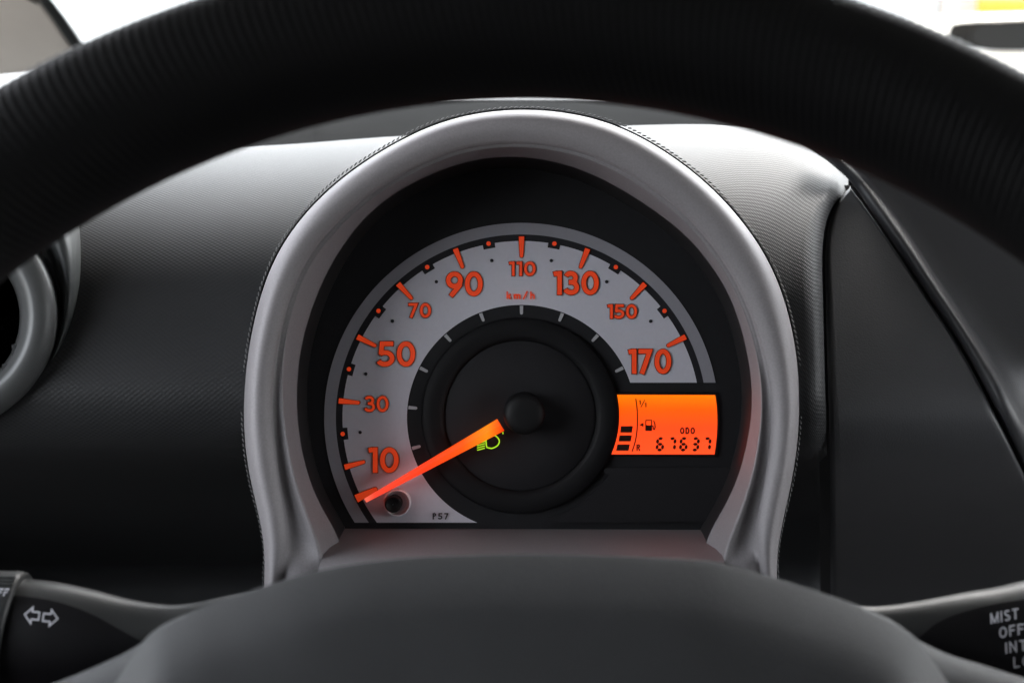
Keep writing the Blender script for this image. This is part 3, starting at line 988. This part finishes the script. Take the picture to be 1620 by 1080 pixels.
M['needle'] = emis_ramp('needle_light_guide', [(0, (1.0, .16, .10)), (.08, (1.0, .06, .03)), (.45, (1.0, .045, .008)), (.70, (1.0, .085, .005)), (.88, (1.0, .25, .006)), (.95, (1.0, .12, .004)), (1, (.75, .03, .002))], 0, nx0, nx1, .095, base=(.30, .02, .006))
mesh('needle', vtx, fcs, M['needle'], clu, smooth=False)
cx, cy = 829, 652
lathe('needle_cap', [(33, .0012), (33, .0085), (32, .0105), (29, .0120), (22, .0128), (10, .0130), (.5, .0130)], M['knob'], clu, cx=cx, cy=cy, n=64)
collar_m = pmat('collar_highlight', (.95, .90, .92), .2, spec=.9)  # opaque pale base: the clear collar's highlights are put into the colour
b2 = collar_m.node_tree.nodes['Principled BSDF']
b2.inputs['Transmission Weight'].default_value = .0
btn = lathe('trip_button', [(12.8, .0004), (12.8, .0070), (12.2, .0078), (11.0, .0080), (10.2, .0076), (.5, .0076)], M['knob'], clu, cx=629 - 4.5, cy=794, n=48)
lathe('collar', [(22, .0005), (21.6, .0030), (20.8, .0040), (19.4, .0040), (18.4, .0030), (17.6, .0012), (14.5, .0008)], collar_m, btn, cx=629, cy=793.5, n=64, label='clear plastic collar around the black button')

# ------------------------------------------------------------------ steering wheel
whl = thing('steering_wheel', 'black ribbed steering wheel rim arching over the dial, with smooth grey hub', 'steering wheel', Vector((.0026, .2508, -.096)))
RR, ra, rb, cdep, cz, tilt, wcx = .175, .01619, .0170, .2508, -.0961, .3383, .00256
nv = Vector((0, -math.cos(tilt), math.sin(tilt)))
uv = Vector((1, 0, 0))
vv_ = Vector((0, math.sin(tilt), math.cos(tilt)))
cc = Vector((wcx, cdep, cz))
NR = 560
NTH, NPH = NR * 5, 28
vtx = []
for i in range(NTH):
    th = 2 * math.pi * i / NTH
    for j in range(NPH):
        ph = 2 * math.pi * j / NPH
        tw = th + .035 * math.sin(ph)
        rd = uv * math.cos(tw) + vv_ * math.sin(tw)
        k = 1 + .011 * (.35 + .65 * abs(math.cos(th)) ** .8) * (.75 + .25 * math.sin(7 * th + 2 * math.sin(3 * ph + th))) * math.sin(2 * math.pi * NR * i / NTH) * (1 if math.sin(ph) > -.3 else 0)
        vtx.append(cc + rd * (RR + ra * k * math.cos(ph)) + nv * rb * k * math.sin(ph))
fcs = []
for i in range(NTH):
    i2 = (i + 1) % NTH
    for j in range(NPH):
        j2 = (j + 1) % NPH
        fcs.append((i * NPH + j, i * NPH + j2, i2 * NPH + j2, i2 * NPH + j))
mesh('rim', vtx, fcs, M['rim'], whl)

# hub pad
HS = [(150, 1130), (207, 1042), (244, 997), (296, 970), (355, 949), (415, 928), (480, 908), (560, 892), (650, 882), (740, 877.5), (830, 876), (920, 877.5), (1000, 880), (1080, 884), (1140, 890), (1214, 910), (1318, 943), (1377, 965), (1425, 990), (1462, 1025), (1520, 1110)]
HSs = rs(HS, 120)
rails = []
for k, (sh, d, sc) in enumerate(((40, .37, .99), (6, .334, 1), (0, .3280, 1), (8, .3266, 1), (40, .3222, .996), (80, .3165, .99), (130, .3115, .98), (200, .3065, .96), (300, .3020, .93), (420, .299, .88), (620, .299, .8))):
    rails.append([U(828 + (x - 828) * sc, y + sh * (1 - .35 * abs((x - 828) / 690) ** 3), d) for x, y in HSs])
loft('hub_pad', rails, M['hub'], whl, autosmooth=40)
# spokes at either side of the pad
for SP in ([(-160, 1140), (0, 1108), (95, 1076), (163, 1048), (215, 1022), (270, 985), (320, 975)], [(1340, 965), (1400, 975), (1450, 1010), (1500, 1034), (1555, 1051), (1620, 1071), (1800, 1120)]):
    S = rs(SP, 50)
    rails = [[U(x, y + sh, d) for x, y in S] for sh, d in ((16, .375), (4, .352), (0, .347), (3, .343), (14, .339), (40, .335), (90, .330), (200, .325), (500, .32))]
    loft('spoke', rails, M['hub'], whl)

# ------------------------------------------------------------------ stalks
def stalk(root, tab, mir, inlay_tab, xs):
    """tab: (x px, centre y px, radius px); body as elliptical sections along x"""
    DS = .400
    def S(x, th, o_=0.0):
        cyy = smooth_tab([(a, b) for a, b, c in tab], x)
        r = smooth_tab([(a, c) for a, b, c in tab], x)
        rz = r * DS / FPX
        ry = min(rz * .8, .0135) 
        c = U(x, cyy, DS)
        return c + Vector((0, -(ry + o_) * math.cos(th), (rz + o_) * math.sin(th)))
    n = 48
    loft('stalk_body', [[S(x, 2 * math.pi * i / n) for i in range(n)] for x in xs], M['stalk'], root, closed=True)
    rails = []
    x0, x1 = inlay_tab[0][0], inlay_tab[-1][0]
    for x in [x0 + (x1 - x0) * i / 50 for i in range(51)]:
        yb = smooth_tab(inlay_tab, x)
        cyy = smooth_tab([(a, b) for a, b, c in tab], x)
        r = smooth_tab([(a, c) for a, b, c in tab], x)
        s = max(-1, min(1, (cyy - yb) / r))
        t0 = math.asin(s)
        t1 = -R(75)
        rails.append([S(x, t0 + (t1 - t0) * i / 24, .00025) for i in range(25)])
    loft('inlay', rails, M['inlay'], root, label='black glossy face inset in the stalk')
    def place(px, py, h):
        cyy = smooth_tab([(a, b) for a, b, c in tab], px)
        r = smooth_tab([(a, c) for a, b, c in tab], px)
        th = math.asin(max(-1, min(1, (cyy - py) / r)))
        k = S(px, th, .00025 + h).y / DS          # the print lies on the near face of the stalk
        px, py = 810 + (px - 810) * k, 540 + (py - 540) * k
        cyy = smooth_tab([(a, b) for a, b, c in tab], px)
        r = smooth_tab([(a, c) for a, b, c in tab], px)
        th = math.asin(max(-1, min(1, (cyy - py) / r)))
        return S(px, th, .00025 + h)
    return S, place
ls = thing('indicator_stalk', 'left stalk with white turn signal arrows and ridged end knob', 'stalk', U(420, 970, .40))
ltab = [(-200, 1012, 112), (-60, 1008, 100), (44, 1003, 87), (89, 1004, 83), (148, 1007, 74), (207, 1008, 60), (267, 1003, 47), (311, 994, 42), (356, 982, 40), (430, 975, 46), (560, 975, 60)]
lin = [(-60, 926), (44, 935), (89, 941), (130, 952), (165, 966), (200, 985), (232, 1003), (262, 1022)]
S, place = stalk(ls, ltab, False, lin, [-190 + i * 10 for i in range(76)])
def arrow(sx, cx, cy, L, H, root, place, rot):
    # hollow block arrow
    def q(p):
        x, y = p[0] * sx, p[1]
        return (cx + x * math.cos(rot) - y * math.sin(rot), cy + x * math.sin(rot) + y * math.cos(rot))
    o_ = [(-L / 2, 0), (0, -H / 2), (0, -H / 4.2), (L / 2, -H / 4.2), (L / 2, H / 4.2), (0, H / 4.2), (0, H / 2)]
    v2, f2 = ribbon([q(p) for p in o_], 1.1, True)
    mesh('arrow_print', [place(p[0], p[1], .0001) for p in v2], f2, M['white'], root, smooth=False)
arrow(1, 48, 975, 23, 24, ls, place, R(6))
arrow(-1, 77.5, 979, 23, 24, ls, place, R(6))
# end knob
DS = .400
kn = []
for x, k in ((-220, .9), (-200, 1.0), (30, .985), (39, .97), (43, .945), (43.5, .85)):
    ring = []
    cyk, rk = 1008, 110
    for i in range(96):
        t = 2 * math.pi * i / 96
        zz = math.sin(t)
        yy_ = math.cos(t)
        kk = k * (1 + (.012 * math.cos(t * 40) if R(45) < t < R(140) and k > .95 else 0))
        ring.append(U(x - 4 - 11 * (1 - zz) * (x > 0), cyk, DS) + Vector((0, -yy_ * .0158 * kk, zz * rk * .96 * DS / FPX * kk)))
    kn.append(ring)
knob = loft('end_knob', kn, pmat('knob_plastic', (.03, .032, .032), .45, noise=(80, .1)), ls, closed=True)
v, f = [], []
for k in range(5):
    y = 907 + k * 4.2
    c = U(0, y, DS)
    t = math.asin((1008 - y) / 106.5)
    off = Vector((0, -math.cos(t) * .0158, 0))
    box(v, f, U(-70, y, DS) + off, (210 * DS / FPX, .0012, .00034))
mesh('grip_ridge', v, f, M['stalk'], knob, smooth=False)
def kplace(px, py, h):
    px, py = 810 + (px - 810) * .967, 540 + (py - 540) * .967
    t = math.asin((1008 - py) / 106)
    return U(px, 1008, DS) + Vector((0, -math.cos(t) * .0162 - h, math.sin(t) * 106 * DS / FPX))
text('knob_text', 'OFF', (-20, 934, 7, 944), 2.0, M['white'], knob, kplace, .0002, gap=.18)

rst = thing('wiper_stalk', 'right stalk with white MIST OFF INT LO wiper markings', 'stalk', U(1330, 970, .40))
rtab = [(1080, 985, 70), (1230, 990, 55), (1330, 1000, 48), (1366, 1003, 45), (1407, 1006, 49), (1466, 1008, 60), (1525, 1012, 75), (1580, 1014, 86), (1620, 1016, 97), (1720, 1020, 116), (1900, 1030, 130)]
rin = [(1440, 1000), (1452, 990), (1466, 979), (1495, 966), (1540, 953), (1580, 945), (1620, 938.5), (1720, 925)]
S, place = stalk(rst, rtab, True, rin, [1090 + i * 10 for i in range(76)])
for s, x0, x1, yb, sh in (('MIST', 1570, 1616, 989, -9), ('OFF', 1583, 1623, 1011, -9), ('INT', 1592, 1626, 1034, -9), ('LO', 1604, 1632, 1056, -9)):
    def pl(px, py, h, x0=x0, sh=sh):
        return place(px, py + (px - x0) * math.tan(R(sh)), h)
    text('wiper_text', s, (x0, yb - 16.5, x1, yb), 2.5, M['white'], rst, pl, .0001, gap=.2)
